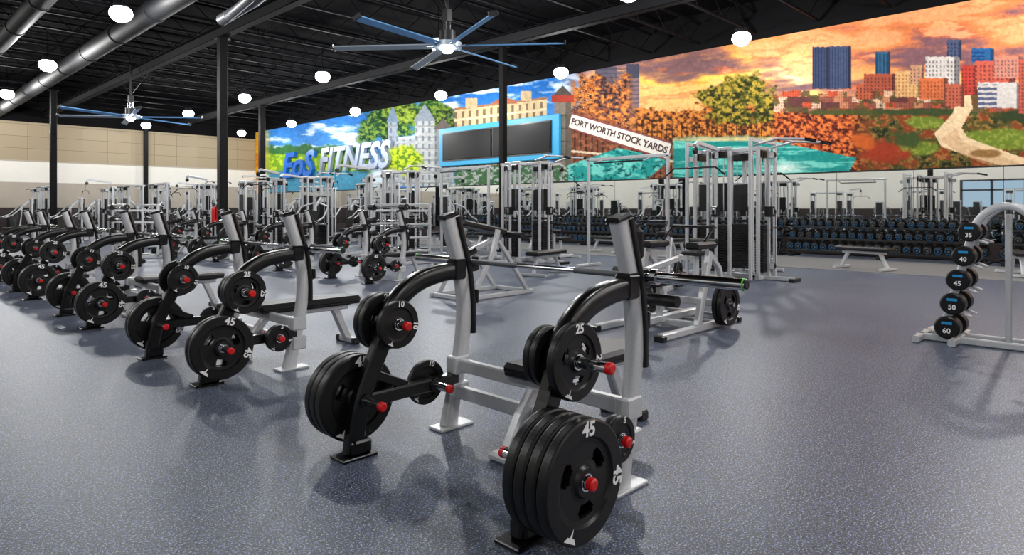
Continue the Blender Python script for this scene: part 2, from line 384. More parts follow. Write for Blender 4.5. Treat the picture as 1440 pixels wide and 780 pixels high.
ys=np.concatenate([np.arange(-12,1.5,.2),np.arange(1.5,12,.018),np.arange(12,YB-.02,.034),[YB-.02]])
zs=np.linspace(2.24,6.15,165)
YY,ZZ=np.meshgrid(ys,zs,indexing='ij'); YY=YY.ravel();ZZ=ZZ.ravel()
D=.714*XW+.7*YY; Lx=.7*XW-.714*YY
col=paint(720+920*Lx/D,293-920*(ZZ-CAMZ)/D)/255
col=np.where(col<=.04045,col/12.92,((col+.055)/1.055)**2.4)
n0,n1_=len(ys),len(zs)
V=np.stack([np.full_like(YY,XW-.03),YY,ZZ],1)
I=np.arange(n0*n1_).reshape(n0,n1_)
Q=np.stack([I[:-1,:-1],I[:-1,1:],I[1:,1:],I[1:,:-1]],-1).reshape(-1,4)
me=bpy.data.meshes.new('wall_mural'); me.from_pydata(V.tolist(),[],Q.tolist())
at=me.color_attributes.new('paint','FLOAT_COLOR','POINT')
at.data.foreach_set('color',np.concatenate([col,np.ones((len(col),1))],1).astype(np.float32).ravel())
m=bpy.data.materials.new('mural_print'); m.use_nodes=True; nt=m.node_tree; pb=nt.nodes['Principled BSDF']
a=nt.nodes.new('ShaderNodeVertexColor'); a.layer_name='paint'; nt.links.new(a.outputs['Color'],pb.inputs['Base Color']); pb.inputs['Roughness'].default_value=.7; pb.inputs['Specular IOR Level'].default_value=.1
me.materials.append(m); place(me,'wall_mural')
# arch sign lettering on the mural
b=B()
p0=Vector((XW-.05,15.1,4.42)); p1=Vector((XW-.05,11.2,3.12)); r=(p1-p0).normalized(); n=Vector((-1,0,0)); u=n.cross(r)
cen=(p0+p1)/2; Ln=(p1-p0).length
R=Matrix((r,u,n)).transposed().to_4x4()
b.M=Matrix.Translation(cen)@R
b.box((0,0,0),(Ln+.2,.5,.02),mat('sign_white',(210,204,194),.6)); b.box((0,.27,.0),(Ln+.2,.05,.04),mat('sign_trim',(120,50,44),.6)); b.box((0,-.27,.0),(Ln+.2,.05,.04),MATS['sign_trim'])
b.text('FORT WORTH STOCK YARDS',.31,mat('sign_letters',(60,24,26),.6),Matrix.Translation((0,0,.02)),off=.009)
b.obj('mural_arch_sign')
def wall_text(name,s,size,yc,z,m,sc=1):
    b=B(); b.text(s,size,m,axes((0,-sc,0),(0,0,1),(-1,0,0),(XW-.16,yc,z)),shear=.28,ext=.09,off=size*.026); return b.obj(name)
M_LB=mat('letter_blue',(20,96,190),.35,.1,.1,.6,emit=.12); M_LS=mat('letter_silver',(160,174,198),.3,.3,.3,.8)
wall_text('wall_letters_blue','EoS',2.0,35.6,3.72,M_LB,1.2)
wall_text('wall_letters_silver','FITNESS',1.8,29.75,3.82,M_LS,1.05)

# TV wall
b=B(); b.box((XW-.14,19.1,3.92),(.16,6.95,1.66),M_TVF,.02)
b.box((XW-.235,19.1,3.92),(.04,6.3,1.24),M_BLK)
for y in(20.68,17.52): b.box((XW-.28,y,3.92),(.05,3.05,1.14),M_SCR,.01)
b.obj('television_display')

# ------------------------------------------------------------ structure
b=B()
for y in np.arange(YF+1,YB,1.75):
    x0,x1=XL+.05,XW-.1
    b.box(((x0+x1)/2,y,6.95),(x1-x0,.08,.06),M_CEIL); b.box(((x0+x1)/2,y,6.35),(x1-x0,.07,.05),M_CEIL)
    k=int((x1-x0)/.65); 
    for i in range(k):
        xa=x0+(x1-x0)*i/k; xb=x0+(x1-x0)*(i+1)/k
        za,zb=(6.35,6.95) if i%2 else (6.95,6.35)
        b.cyl((xa,y,za),(xb,y,zb),.014,M_CEIL,seg=4,caps=False)
b.obj('roof_joists')
b=B()
for x in(-1.,7.3,13.4):
    b.box((x,(YF+YB)/2,6.28),(.2,YB-YF-.1,.03),M_CEIL); b.box((x,(YF+YB)/2,5.98),(.2,YB-YF-.1,.03),M_CEIL); b.box((x,(YF+YB)/2,6.13),(.03,YB-YF-.1,.3),M_DUCT)
b.obj('roof_girders')
def column(x,y,w,z1=5.96):
    b=B(); b.box((0,0,z1/2),(w,w,z1),M_COL,.015); b.box((0,0,.015),(w+.16,w+.16,.03),M_COL); b.box((0,0,z1-.02),(w+.12,w+.12,.03),M_COL); b.obj('support_column',(x,y,0))
column(7.3,18.35,.22); column(13.4,13.5,.18); column(13.4,29.2,.24); column(5.8,31.2,.22); column(11.6,39.6,.2); column(-1.,8,.22);column(-1.,22,.22)
def ductline(name,x,z,r,y0,y1,m,seg=20,extra=None):
    b=B(); b.cyl((x,y0,z),(x,y1,z),r,m,seg=seg); y=y0
    while y<y1: b.cyl((x,y-.03,z),(x,y+.03,z),r+.02,m,seg=seg); y+=3
    y=y0+.7
    while y<y1: b.cyl((x,y,z+r),(x,y,6.9),.01,M_CEIL,seg=4); y+=3
    if extra: extra(b)
    b.obj(name)
def ex(b):
    P=M_PIPE
    b.cyl((5.35,11.2,5.95),(6.2,12.6,5.9),.13,P,seg=18); b.cyl((6.2,12.6,5.9),(6.35,14.2,5.85),.13,P,seg=18); b.cyl((6.35,14.2,5.85),(6.1,15.4,5.6),.13,P,seg=18)
    for q in((6.2,12.6,5.9),(6.35,14.2,5.85)): b.lathe([(0,-.135),(.08,-.11),(.13,-.03),(.135,.03),(.08,.11),(0,.135)],q,(0,0,1),P,14)
    b.cyl((5.35,12.8,5.9),(6.0,13.6,5.7),.1,P,seg=16); b.cyl((6.0,13.6,5.7),(6.1,15.0,5.6),.1,P,seg=16)
ductline('air_duct',5.2,5.98,.27,8,YB-.3,M_DUCT,extra=ex); ductline('air_duct',3.1,5.95,.22,12,YB-.3,M_DUCT)

# lights
M_DOME=mat('lamp_diffuser',(250,252,255),.4,emit=30.)
b=B(); b.lathe([(0,.24),(.10,.24),(.13,.20),(.16,.14),(.17,.12),(.15,.11)],(0,0,0),(0,0,1),M_LGT,24); b.cyl((0,0,.2),(0,0,1.0),.012,M_CEIL,seg=6)
b.lathe([(.15,.12),(.21,.07),(.235,0),(.225,-.07),(.18,-.14),(.10,-.19),(0,-.205)],(0,0,0),(0,0,1),M_DOME,20)
for t in range(12):
    a=t*math.pi/6; b.box((math.cos(a)*.11,math.sin(a)*.11,.2),(.06,.01,.08),M_LGT,rot=(0,0,a))
LM=b.mesh('high_bay_light')
def light(x,y,z=5.5,e=330):
    o=empty('high_bay_light',(x,y,z)); place(LM,'housing',(0,0,.1),o)
    l=bpy.data.lights.new('lamp','POINT'); l.energy=e; l.shadow_soft_size=.10; l.color=(1.,.99,.975)
    q=bpy.data.objects.new('lamp',l); scene.collection.objects.link(q); q.parent=o; q.location=(0,0,-.22)
for x in(16.,11.):
    for k in range(-3,6): light(x,7.5+6*k)
for y in(-8.,0,8.4,16.4,23.9,31.,38.): light(4.3,y)
for y in(-8.,0.,8.,16,24.,32.,39): light(-3.,y)

# fans
def fan(x,y,z,a0):
    b=B()
    b.cyl((0,0,.28),(0,0,6.85-z),.035,M_DKM); b.cyl((0,0,0),(0,0,.3),.17,M_DKM,seg=20); b.cyl((0,0,.3),(0,0,.5),.1,M_CHR,seg=16); b.cyl((0,0,-.04),(0,0,.06),.3,M_FGR,seg=24)
    b.box((0,0,.62),(.16,.16,.3),M_DKM,.02); b.box((0,0,6.8-z),(.3,.3,.08),M_DKM)
    for i in range(4):
        a=i*math.pi/2+.5; b.cyl((0,0,.75),(math.cos(a)*1.3,math.sin(a)*1.3,6.85-z),.006,M_DKM,seg=4)
    for i in range(6):
        a=a0+i*math.pi/3; R=Matrix.Rotation(a,4,'Z'); b.M=R@Matrix.Translation((1.32,0,0))@Matrix.Rotation(.30,4,'X')
        b.box((0,0,0),(2.16,.18,.026),M_FBL if i in(0,1,4,5) else M_FGR,.008); b.box((1.1,0,.02),(.03,.2,.09),M_DKM,.005)
        b.M=R; b.box((.3,0,0),(.24,.07,.03),M_CHR)
    b.M=Matrix()
    b.lathe([(0,-.15),(.08,-.14),(.13,-.09),(.14,-.04)],(0,0,0),(0,0,1),M_DOME,16)
    b.obj('ceiling_fan',(x,y,z))
fan(8.7,10.4,4.6,-.883); fan(7.1,25.9,4.5,-.7)

# ------------------------------------------------------------ weight plates
def plate_mesh(name,R,th,label,slots):
    k=R/.2225; seg=96 if R>.2 else 72; h=th/2
    rr=[.026/k,.052,.060,.074,.082,.098,.118,.130,.136,.152,.160,.214,.2215,.2225] ; rr=[r*k for r in rr]
    hh=[h,h,h*.5,h*.42,h*.42,h*.42,h*.42,h*.42,h*.42,h*.5,h*.93,h*.93,h*.72,h*.5]
    b=B(); nr=len(rr); vs=[]
    for sgn in(-1,1):
        for r,t in zip(rr,hh):
            for i in range(seg):
                a=2*math.pi*i/seg; vs.append((math.cos(a)*r,sgn*t,math.sin(a)*r))
    def open_(j,i):
        if not slots or j not in(4,5,6): return False
        w={4:17,5:23,6:17}.get(j,0)
        a=(i+.5)*360/seg
        for c in(30,150,270):
            d=abs((a-c+180)%360-180)
            if d<w: return True
        return False
    fs=[]; o=nr*seg
    for j in range(nr-1):
        for i in range(seg):
            q=(i+1)%seg
            if open_(j,i):
                if not open_(j,i-1): fs.append((j*seg+i,(j+1)*seg+i,o+(j+1)*seg+i,o+j*seg+i))
                if not open_(j,(i+1)%seg): fs.append((j*seg+q,(j+1)*seg+q,o+(j+1)*seg+q,o+j*seg+q))
                if not open_(j-1,i): fs.append((j*seg+i,j*seg+q,o+j*seg+q,o+j*seg+i))
                if not open_(j+1,i): fs.append(((j+1)*seg+i,(j+1)*seg+q,o+(j+1)*seg+q,o+(j+1)*seg+i))
                continue
            fs.append((j*seg+i,j*seg+q,(j+1)*seg+q,(j+1)*seg+i)); fs.append((o+j*seg+q,o+j*seg+i,o+(j+1)*seg+i,o+(j+1)*seg+q))
    for i in range(seg):
        q=(i+1)%seg; j=nr-1; fs.append((j*seg+i,j*seg+q,o+j*seg+q,o+j*seg+i)); fs.append((q,i,o+i,o+q))
    b.add(vs,fs,M_RUB,False)
    tr=R*.835
    for face in(-1,1):
        for a in(80,-14):
            ar=math.radians(a); rad=Vector((math.cos(ar),0,math.sin(ar))); y=face*(h*.93+.0012)
            rt=Vector((math.sin(ar),0,-math.cos(ar)))*(1 if face<0 else -1)
            b.text(label,.33*R if len(label)>1 else .38*R,M_WHT,axes(rt,rad,(0,face,0),(rad.x*tr,y,rad.z*tr)),off=.011*R)
        ar=math.radians(236); rad=Vector((math.cos(ar),0,math.sin(ar))); rt=Vector((math.sin(ar),0,-math.cos(ar))); y=face*(h*.93+.0012)
        def P(u,v): p=rad*(tr-v*R)+rt*(u*R); return (p.x,y,p.z)
        b.add([P(-.16,-.1),P(.16,-.1),P(.09,-.02),P(.03,-.02),P(0,.13),P(-.03,-.02),P(-.09,-.02)],[(0,1,2,3,5,6),(3,4,5)],M_WHT)
        b.lathe([(.026,face*(h+.001)),(.032,face*(h+.001))],(0,0,0),(0,1,0),M_CHR,24)
    return b.mesh(name)
P45=plate_mesh('plate_45',.2225,.052,'45',True); P25=plate_mesh('plate_25',.155,.042,'25',True); P10=plate_mesh('plate_10',.125,.032,'10',False); P5=plate_mesh('plate_5',.1,.026,'5',False)
PT={45:(P45,.054),25:(P25,.044),10:(P10,.034),5:(P5,.028)}

# ------------------------------------------------------------ olympic bench
def arc_pts(p,n=5):
    out=[]; q=[p[0]]+list(p)+[p[-1]]
    for i in range(1,len(q)-2):
        for k in range(n):
            t=k/n; a,b_,c,d=q[i-1],q[i],q[i+1],q[i+2]
            out.append(tuple(.5*((2*b_[j])+(-a[j]+c[j])*t+(2*a[j]-5*b_[j]+4*c[j]-d[j])*t*t+(-a[j]+3*b_[j]-3*c[j]+d[j])*t**3) for j in range(2)))
    out.append(tuple(p[-1])); return out
PEG={'low':(-.565,.272),'mid':(-.395,.645),'sm':(-.12,.27)}
def bench_frame():
    b=B()
    for s in(-1,1):
        y=s*.59
        P=lambda L:[(x,y,z) for x,z in L]
        b.path(P(arc_pts([(-.63,.02),(-.58,.28),(-.47,.52),(-.43,.62)])),.06,.095,M_BLK)
        b.box((-.62,y,.008),(.2,.13,.016),M_BLK,.004); b.box((-.60,y,.05),(.12,.09,.07),M_BLK,.01)
        A=arc_pts([(-.45,.52),(-.425,.66),(-.35,.77),(-.22,.85),(-.06,.885),(.08,.89)],6)
        b.path(P(A),.07,[.085+.015*math.sin(i/len(A)*3.1) for i in range(len(A))],M_BLK,smooth=True)
        b.path(P([(-.56,.27),(.05,.27)]),.06,.07,M_BLK)
        b.path(P([(-.52,.40),(-.30,.30)]),.03,.05,M_BLK)
        U=arc_pts([(.0,.01),(.03,.16),(.09,.42),(.115,.66),(.085,.90),(.03,1.08),(-.01,1.2)],5)
        b.path(P(U),.058,[.085 if i>4 else .105-.004*i for i in range(len(U))],M_SIL,smooth=True)
        K=arc_pts([(.165,.52),(.162,.70),(.135,.90),(.085,1.07),(.045,1.205)],5)
        b.path(P(K),.076,.038,M_BLK,smooth=True)
        b.box((-.012,y,1.207),(.11,.078,.026),M_BLK,.01,rot=(0,-.25,0))
        b.box((.02,y,.008),(.24,.12,.016),M_SIL,.004)
        b.box((.06,y,.90),(.10,.085,.12),M_BLK,.015)
        for zz,l in((.895,.085),(.70,.07)):
            b.box((.165,y,zz),(l,.05,.03),M_BLK,.006); b.box((.205,y,zz+.03),(.02,.05,.08),M_BLK,.005)
        for k,(lo,li) in(('low',(.285,.17)),('mid',(.24,.15)),('sm',(.13,.16))):
            x,z=PEG[k]
            for d,L in((s,lo),(-s,li)):
                b.cyl((x,y,z),(x,y+d*L,z),.0225,M_CHR,seg=16); b.cyl((x,y+d*.02,z),(x,y+d*.038,z),.04,M_BLK,seg=16)
                b.cyl((x,y+d*(L-.018),z),(x,y+d*(L+.003),z),.0232,M_RED,seg=20); b.cyl((x,y+d*(L+.003),z),(x,y+d*(L+.008),z),.0232,M_RED,r2=.016,seg=20)
        for zz in(.2,.35): b.box((.07,y,zz),(.12,.075,.10),M_SIL,.008)
    b.path([(.07,-.59,.35),(.07,.59,.35)],.05,.07,M_SIL,side=(1,0,0)); b.path([(.05,-.59,.2),(.05,.59,.2)],.05,.07,M_SIL,side=(1,0,0))
    b.path([(.06,0,.345),(.86,0,.345)],.075,.055,M_SIL); b.path([(-.12,0,.03),(-.02,0,.2),(.10,0,.34)],.06,.06,M_SIL); b.box((-.12,0,.02),(.12,.16,.03),M_SIL,.006)
    b.path([(.74,0,.33),(.88,0,.03)],.06,.07,M_SIL); b.path([(.88,-.13,.03),(.88,.13,.03)],.06,.05,M_SIL,side=(1,0,0))
    b.box((.45,0,.375),(.8,.2,.02),M_DKM)
    for s in(-1,1): b.box((.88,s*.13,.03),(.08,.05,.06),M_BLK,.01)
    return b.mesh('bench_frame')
BF=bench_frame()
b=B(); b.box((0,0,0),(.96,.29,.065),M_PAD,.022); b.box((0,0,-.02),(.94,.275,.04),M_PAD,.01); BPAD=b.mesh('bench_pad')
def barbell_mesh():
    b=B(); b.cyl((0,-.66,0),(0,.66,0),.014,M_CHR,seg=16)
    for s in(-1,1):
        b.cyl((0,s*.655,0),(0,s*.685,0),.036,M_CHR,seg=20); b.cyl((0,s*.685,0),(0,s*1.10,0),.025,M_CHR,seg=20); b.cyl((0,s*1.088,0),(0,s*1.094,0),.0265,M_GRN,seg=20); b.cyl((0,s*1.10,0),(0,s*1.104,0),.019,M_DKM,seg=16)
        b.cyl((0,s*.2,0),(0,s*.62,0),.0146,M_PIPE,seg=16)
    return b.mesh('barbell')
BB=barbell_mesh()
def olympic_bench(x,y,cfg,bar=True):
    e=empty('olympic_bench',(x,y,0)); place(BF,'bench_frame',(0,0,0),e); place(BPAD,'bench_pad',(.46,0,.415),e)
    for (side,peg,dr),L in cfg.items():
        s=-1 if side=='near' else 1; px,pz=PEG[peg]; d=s if dr=='out' else -s; off=.042
        for w in L:
            me,t=PT[w]; 
            o=place(me,'plate_%d'%w,(px,s*.59+d*(off+t/2),pz-.0),e); off+=t
            o.rotation_euler=(0,random.uniform(-.15,.15),0)
    if bar: place(BB,'barbell',(x+.165,y,.937))
c1={('near','low','out'):[45]*4,('near','mid','out'):[25],('near','mid','in'):[10,10],('near','sm','out'):[5,5],
    ('far','low','out'):[45]*3,('far','mid','out'):[25,25],('far','mid','in'):[10],('far','sm','out'):[10]}
c2={('near','low','out'):[45]*2,('near','mid','out'):[25,25],('near','sm','out'):[5,5],('near','mid','in'):[10],
    ('far','low','out'):[45]*2,('far','mid','out'):[25],('far','mid','in'):[10],('far','sm','out'):[5],('far','low','in'):[]}
olympic_bench(2.42,2.29,c1)
for i in range(1,4): olympic_bench(2.42,2.29+3.1*i,c2)
olympic_bench(2.42,2.29+12.4,c2)
for i,y in enumerate((9.9,13.1,16.3,19.5,22.7)): olympic_bench(6.7,y,c2)

# ------------------------------------------------------------ cable machines
def tower(b,x,y,rz,h=2.3,arm=True):
    o=b.M; b.M=o@Matrix.Translation((x,y,0))@Matrix.Rotation(rz,4,'Z')
    for s in(-1,1): b.path([(0,s*.2,.06),(0,s*.2,h)],.055,.06,M_SIL,side=(0,1,0))
    b.path([(0,-.24,h),(0,.24,h)],.07,.07,M_SIL,side=(1,0,0)); b.path([(0,-.24,.05),(0,.24,.05)],.08,.09,M_SIL,side=(1,0,0))
    b.path([(-.25,0,.04),(.55,0,.04)],.08,.07,M_SIL)
    b.box((.55,0,.03),(.1,.3,.06),M_BLK,.01)
    for i in range(18): b.box((0,0,.16+i*.046),(.16,.31,.040),M_STK,.004)
    for s in(-1,1): b.cyl((0,s*.09,.1),(0,s*.09,h-.05),.011,M_CHR,seg=8)
    b.box((0,0,1.02),(.12,.27,.05),M_BLK)
    b.path([(.1,0,.05),(.1,0,h)],.05,.05,M_SIL)
    for z in(.25,h-.12,h*.52):
        b.cyl((.17,-.02,z),(.17,.02,z),.06,M_BLK,seg=14); b.box((.15,.03,z),(.12,.012,.1),M_SIL); b.box((.15,-.03,z),(.12,.012,.1),M_SIL)
    b.cyl((.22,0,.25),(.22,0,h*.52),.005,M_BLK,seg=5); b.cyl((.22,0,h*.52),(.22,0,h*.52-.22),.006,M_BLK,seg=5)
    b.box((.22,0,h*.52-.28),(.03,.13,.03),M_BLK,.008); b.box((.12,0,h*.52),(.14,.12,.18),M_BLK,.01)
    b.box((-.05,0,1.45),(.01,.28,.5),M_DKM); b.box((.0,0,h-.1),(.1,.3,.12),M_BLK,.01)
    b.M=o
def lat_seat(b,x,y,rz):
    o=b.M; b.M=o@Matrix.Translation((x,y,0))@Matrix.Rotation(rz,4,'Z')
    b.path([(.2,0,.06),(1.25,0,.06)],.08,.07,M_SIL); b.path([(1.2,-.3,.04),(1.2,.3,.04)],.08,.07,M_SIL,side=(1,0,0))
    b.path([(.8,0,.08),(.8,0,.46)],.07,.07,M_SIL); b.box((.85,0,.5),(.38,.32,.07),M_PAD,.02)
    b.path([(.55,0,.08),(.55,0,.66)],.06,.06,M_SIL); b.cyl((.56,-.24,.68),(.56,.24,.68),.06,M_PAD,seg=14)
    b.path([(.0,0,2.28),(.75,0,2.36),(.85,0,2.30)],.06,.07,M_SIL); b.cyl((.84,-.02,2.22),(.84,.02,2.22),.06,M_BLK,seg=14)
    b.cyl((.88,0,2.2),(.88,0,1.95),.006,M_BLK,seg=5)
    b.tube([(.88,-.55,1.80),(.88,-.38,1.93),(.88,.38,1.93),(.88,.55,1.80)],.014,M_BLK)
    b.M=o
def multi_mesh(v):
    b=B()
    tower(b,.45,0,0); tower(b,-.45,0,math.pi); tower(b,0,.6,math.pi/2); tower(b,0,-.6,-math.pi/2)
    b.path([(-.45,0,2.3),(.45,0,2.3)],.07,.08,M_SIL); b.path([(0,-.6,2.3),(0,.6,2.3)],.07,.08,M_SIL,side=(1,0,0)); b.path([(-.45,0,.05),(.45,0,.05)],.08,.1,M_SIL); b.path([(0,-.6,.05),(0,.6,.05)],.08,.1,M_SIL,side=(1,0,0))
    if v==0:
        for y in(-.6,.6): b.path([(-.5,y,2.42),(.5,y,2.42)],.06,.06,M_SIL)
        for sx in(-.5,.5):
            for y in(-.6,.6): b.path([(sx,y,.03),(sx,y,2.45)],.055,.055,M_SIL)
    if v!=1: lat_seat(b,-.45,0,math.pi)
    if v!=2: lat_seat(b,.45,0,0)
    for x in(-.35,.35):
        b.tube([(x,-.6,2.34),(x,-1.0,2.42),(x,-1.45,2.38)],.02,M_SIL); b.cyl((x,-1.45,2.38),(x,-1.62,2.34),.028,M_BLK,seg=10)
    b.tube([(-.5,-1.0,2.42),(.5,-1.0,2.42)],.018,M_SIL)
    return b.mesh('cable_multi_station')
MM=[multi_mesh(0),multi_mesh(1),multi_mesh(2)]
place(MM[0],'cable_multi_station',(11.3,5.5,0))
place(MM[1],'cable_multi_station',(11.3,10.6,0))
for i,y in enumerate((15.6,20.4,25.2,30.)): place(MM[1+i%2],'cable_multi_station',(11.3,y,0))
b=B()
for y0,y1 in((6.75,8.8),(11.85,13.8)):
    b.path([(0,y0,2.30),(0,y1,2.30)],.06,.07,M_SIL,side=(1,0,0)); b.tube([(-.3,(y0+y1)/2-.6,2.2),(-.3,(y0+y1)/2+.6,2.2)],.016,M_BLK)
    for q in(-.6,.6): b.tube([(0,(y0+y1)/2+q,2.28),(-.3,(y0+y1)/2+q,2.2)],.014,M_SIL)
    b.path([(0,y1-.05,0),(0,y1-.05,2.3)],.06,.06,M_SIL); b.path([(-.4,y1-.05,.03),(.4,y1-.05,.03)],.06,.06,M_SIL)
    b.path([(0,y0+.05,0),(0,y0+.05,2.3)],.06,.06,M_SIL); b.path([(-.4,y0+.05,.03),(.4,y0+.05,.03)],.06,.06,M_SIL)
b.obj('pull_up_station',(11.3,0,0))
def single_mesh():
    b=B(); tower(b,0,0,math.pi,2.1); lat_seat(b,0,0,math.pi); return b.mesh('cable_pulldown_machine')
SM_=single_mesh()
def dual_mesh():
    b=B(); tower(b,0,-.75,math.pi-.4,2.2); tower(b,0,.75,math.pi+.4,2.2); b.path([(0,-.9,2.2),(0,.9,2.2)],.07,.08,M_SIL,side=(1,0,0)); b.path([(.1,-.75,.05),(.1,.75,.05)],.08,.1,M_SIL,side=(1,0,0))
    b.tube([(-.4,-.5,2.15),(-.4,.5,2.15)],.018,M_BLK); b.tube([(0,-.5,2.2),(-.4,-.5,2.15)],.018,M_SIL); b.tube([(0,.5,2.2),(-.4,.5,2.15)],.018,M_SIL); return b.mesh('functional_trainer')
DM=dual_mesh()
for x,y,r in((8.6,27.5,0),(8.6,31.,.2),(8.6,34.5,0),(6.2,34,0),(6.4,37.5,0),(9.6,37.5,0),(14.2,21.5,0),(14.2,26,0),(14.4,33,0),(14.,37,0),
             (4.4,35.5,.1),(11.6,36.6,0),(16.3,24,0),(16.3,28.5,0),
             (-4,-5,0),(-4,0,math.pi),(-4.5,4.5,0),(-4.5,9,math.pi),(-4,14,0),(-4,19,0),(-4.2,25,math.pi)): place(DM,'functional_trainer',(x,y,0),rz=r)
for x,y in((9.0,18.5),(9.0,21.),(9.,24.),(14.5,17.5),(13.2,23.8),(12.,34.5),(7.4,29.5),(9.6,14.6),(13.5,18.8),(-1.8,2.5),(-1.8,12),(-1.8,17)): place(SM_,'cable_pulldown_machine',(x,y,0),rz=random.choice([0,.4,-.4,math.pi]))
# seated selectorised machine
def sel_mesh():
    b=B()
    for s in(-1,1): b.path([(.55,s*.2,.03),(.55,s*.2,1.62)],.05,.06,M_SIL); b.cyl((.55,s*.09,.1),(.55,s*.09,1.55),.011,M_CHR,seg=8)
    b.path([(.55,-.24,1.62),(.55,.24,1.62)],.07,.06,M_SIL,side=(1,0,0)); b.path([(.55,-.3,.04),(.55,.3,.04)],.07,.07,M_SIL,side=(1,0,0))
    for i in range(16): b.box((.55,0,.14+i*.046),(.14,.30,.04),M_STK,.004)
    b.box((.63,0,.95),(.012,.36,1.3),M_DKM); b.box((.62,0,1.5),(.03,.2,.14),M_WHT,.005)
    b.path([(-.75,0,.04),(.55,0,.04)],.08,.07,M_SIL); b.path([(-.7,-.3,.035),(-.7,.3,.035)],.07,.06,M_SIL,side=(1,0,0))
    b.path([(-.1,0,.06),(-.1,0,.44)],.07,.07,M_SIL); b.box((-.15,0,.48),(.42,.34,.08),M_PAD,.025); b.box((.14,0,.88),(.09,.32,.62),M_PAD,.03,rot=(0,.12,0)); b.path([(.15,0,.06),(.24,0,1.3),(.5,0,1.55)],.06,.07,M_SIL)
    for s in(-1,1): b.tube([(.3,s*.1,1.4),(.2,s*.42,1.3),(-.1,s*.45,1.0),(-.35,s*.42,.9)],.022,M_SIL); b.cyl((-.30,s*.42,.92),(-.46,s*.41,.88),.024,M_BLK,seg=8)
    return b.mesh('seated_press_machine')
SEL=sel_mesh()
for i,(x,y) in enumerate(((9.2,26.),(5.4,27.6),(7.3,25),(10.,33),(4.6,31.6),(7.,32.2),(13.2,15.2),(13.0,21.2),(13.,27.4),(13.3,31),(15.6,20.4),(9.,16.6),(11.5,13.0+4.9),(11.3,22.9),(11.2,27.7),(8.2,37),(12.9,38.5),(-2,7),(-2,-2.5),(-6,6.5),(-6,2),(-6,11.5),(-6,17),(-6,21),(-1.8,27))):
    place(SEL,'seated_press_machine',(x,y,0),rz=[0,0,math.pi,.5][i%4])

def rack_mesh():
    b=B()
    for x in(-.35,.35):
        for y in(-.6,.6): b.path([(x,y,.03),(x,y,1.35)],.06,.06,M_SIL)
        b.path([(x,-.6,.04),(x,.6,.04)],.06,.07,M_SIL,side=(1,0,0)); b.path([(x,-.6,1.33),(x,.6,1.33)],.06,.06,M_SIL,side=(1,0,0))
    for y in(-.6,.6):
        b.path([(-.5,y,.04),(.5,y,.04)],.06,.07,M_SIL)
        for z in(.3,.6,.9,1.2): b.path([(-.35,y,z),(.35,y,z)],.05,.05,M_SIL)
    for z in(.38,.68,.98,1.28):
        b.cyl((-.38,-.75,z),(-.38,.75,z),.014,M_CHR,seg=8)
        for s in(-1,1): b.cyl((-.38,s*.5,z),(-.38,s*.72,z),.07,M_RUB,seg=16)
    return b.mesh('fixed_barbell_rack')
RM=rack_mesh()
for x,y in((5.2,18.6),(9.,12.4)): place(RM,'fixed_barbell_rack',(x,y,0))

# incline utility bench near centre
b=B()
for y in(-.35,.35):
    b.path([(-.6,y,.03),(.75,y,.03)],.06,.06,M_SIL); b.path([(-.45,y,.05),(-.05,y,.62),(.05,y,.95)],.06,.07,M_SIL); b.path([(.65,y,.05),(.2,y,.62),(.05,y,.80)],.055,.06,M_SIL)
for x,z in((-.55,.03),(.7,.03),(.0,.62)): b.path([(x,-.35,z),(x,.35,z)],.06,.06,M_SIL,side=(1,0,0))
b.box((.02,0,.98),(.85,.34,.08),M_PAD,.02,rot=(0,.18,0)); b.box((-.35,0,.62),(.32,.4,.08),M_PAD,.02,rot=(0,-.3,0))
b.cyl((-.5,-.35,.42),(-.5,.35,.42),.055,M_PAD,seg=14); b.cyl((.5,-.4,.86),(.5,.4,.86),.05,M_PAD,seg=14)
b.path([(-.3,0,.6),(.5,0,.86)],.06,.07,M_SIL)
b.obj('decline_ab_bench',(6.4,6.95,0))

# plate-loaded bench machine
b=B()
for y in(-.38,.38):
    b.path([(-.8,y,.035),(.75,y,.035)],.07,.07,M_SIL); 
    for x in(-.8,.75): b.box((x,y,.03),(.08,.11,.06),M_BLK,.01)
    b.path([(-.1,y,.06),(.15,y,.80)],.06,.08,M_SIL); b.path([(.6,y,.06),(.35,y,.62),(.15,y,.78)],.05,.06,M_SIL)
    b.box((.15,y*.75,.86),(.42,.16,.07),M_PAD,.02)
    b.cyl((.3,y,.25),(.3,y+(.2 if y>0 else -.2),.25),.024,M_CHR,seg=14)
b.path([(-.62,0,.06),(-.62,0,.78)],.07,.08,M_SIL); b.box((-.66,0,.90),(.09,.2,.3),M_PAD,.03); b.path([(-.6,0,.74),(-.58,0,1.0)],.05,.05,M_SIL)
b.path([(-.62,0,.1),(.6,0,.1)],.07,.08,M_SIL); b.path([(.3,-.38,.25),(.3,.38,.25)],.05,.07,M_SIL,side=(1,0,0)); b.path([(-.1,-.38,.06),(-.1,.38,.06)],.06,.07,M_SIL,side=(1,0,0)); b.path([(.6,-.38,.06),(.6,.38,.06)],.06,.07,M_SIL,side=(1,0,0))
b.box((-.2,0,.5),(.5,.3,.08),M_PAD,.025); b.path([(-.2,0,.1),(-.2,0,.46)],.06,.06,M_SIL); b.path([(-.6,0,.6),(.25,0,.72)],.05,.06,M_SIL)
b.cyl((-.35,-.3,.32),(-.35,.3,.32),.06,M_PAD,seg=14); b.cyl((-.68,-.22,.62),(-.68,.22,.62),.05,M_PAD,seg=14)
b.tube([(.3,-.25,.9),(.5,-.25,1.05),(.5,.25,1.05),(.3,.25,.9)],.016,M_BLK)
pe=empty('plate_loaded_machine',(6.15,3.68,0)); b.obj('machine_frame',(0,0,0),pe)
for i in range(2): place(P45,'plate_45',(.3,-.46-i*.055,.25),pe)
place(P45,'plate_45',(.3,.46,.25),pe)
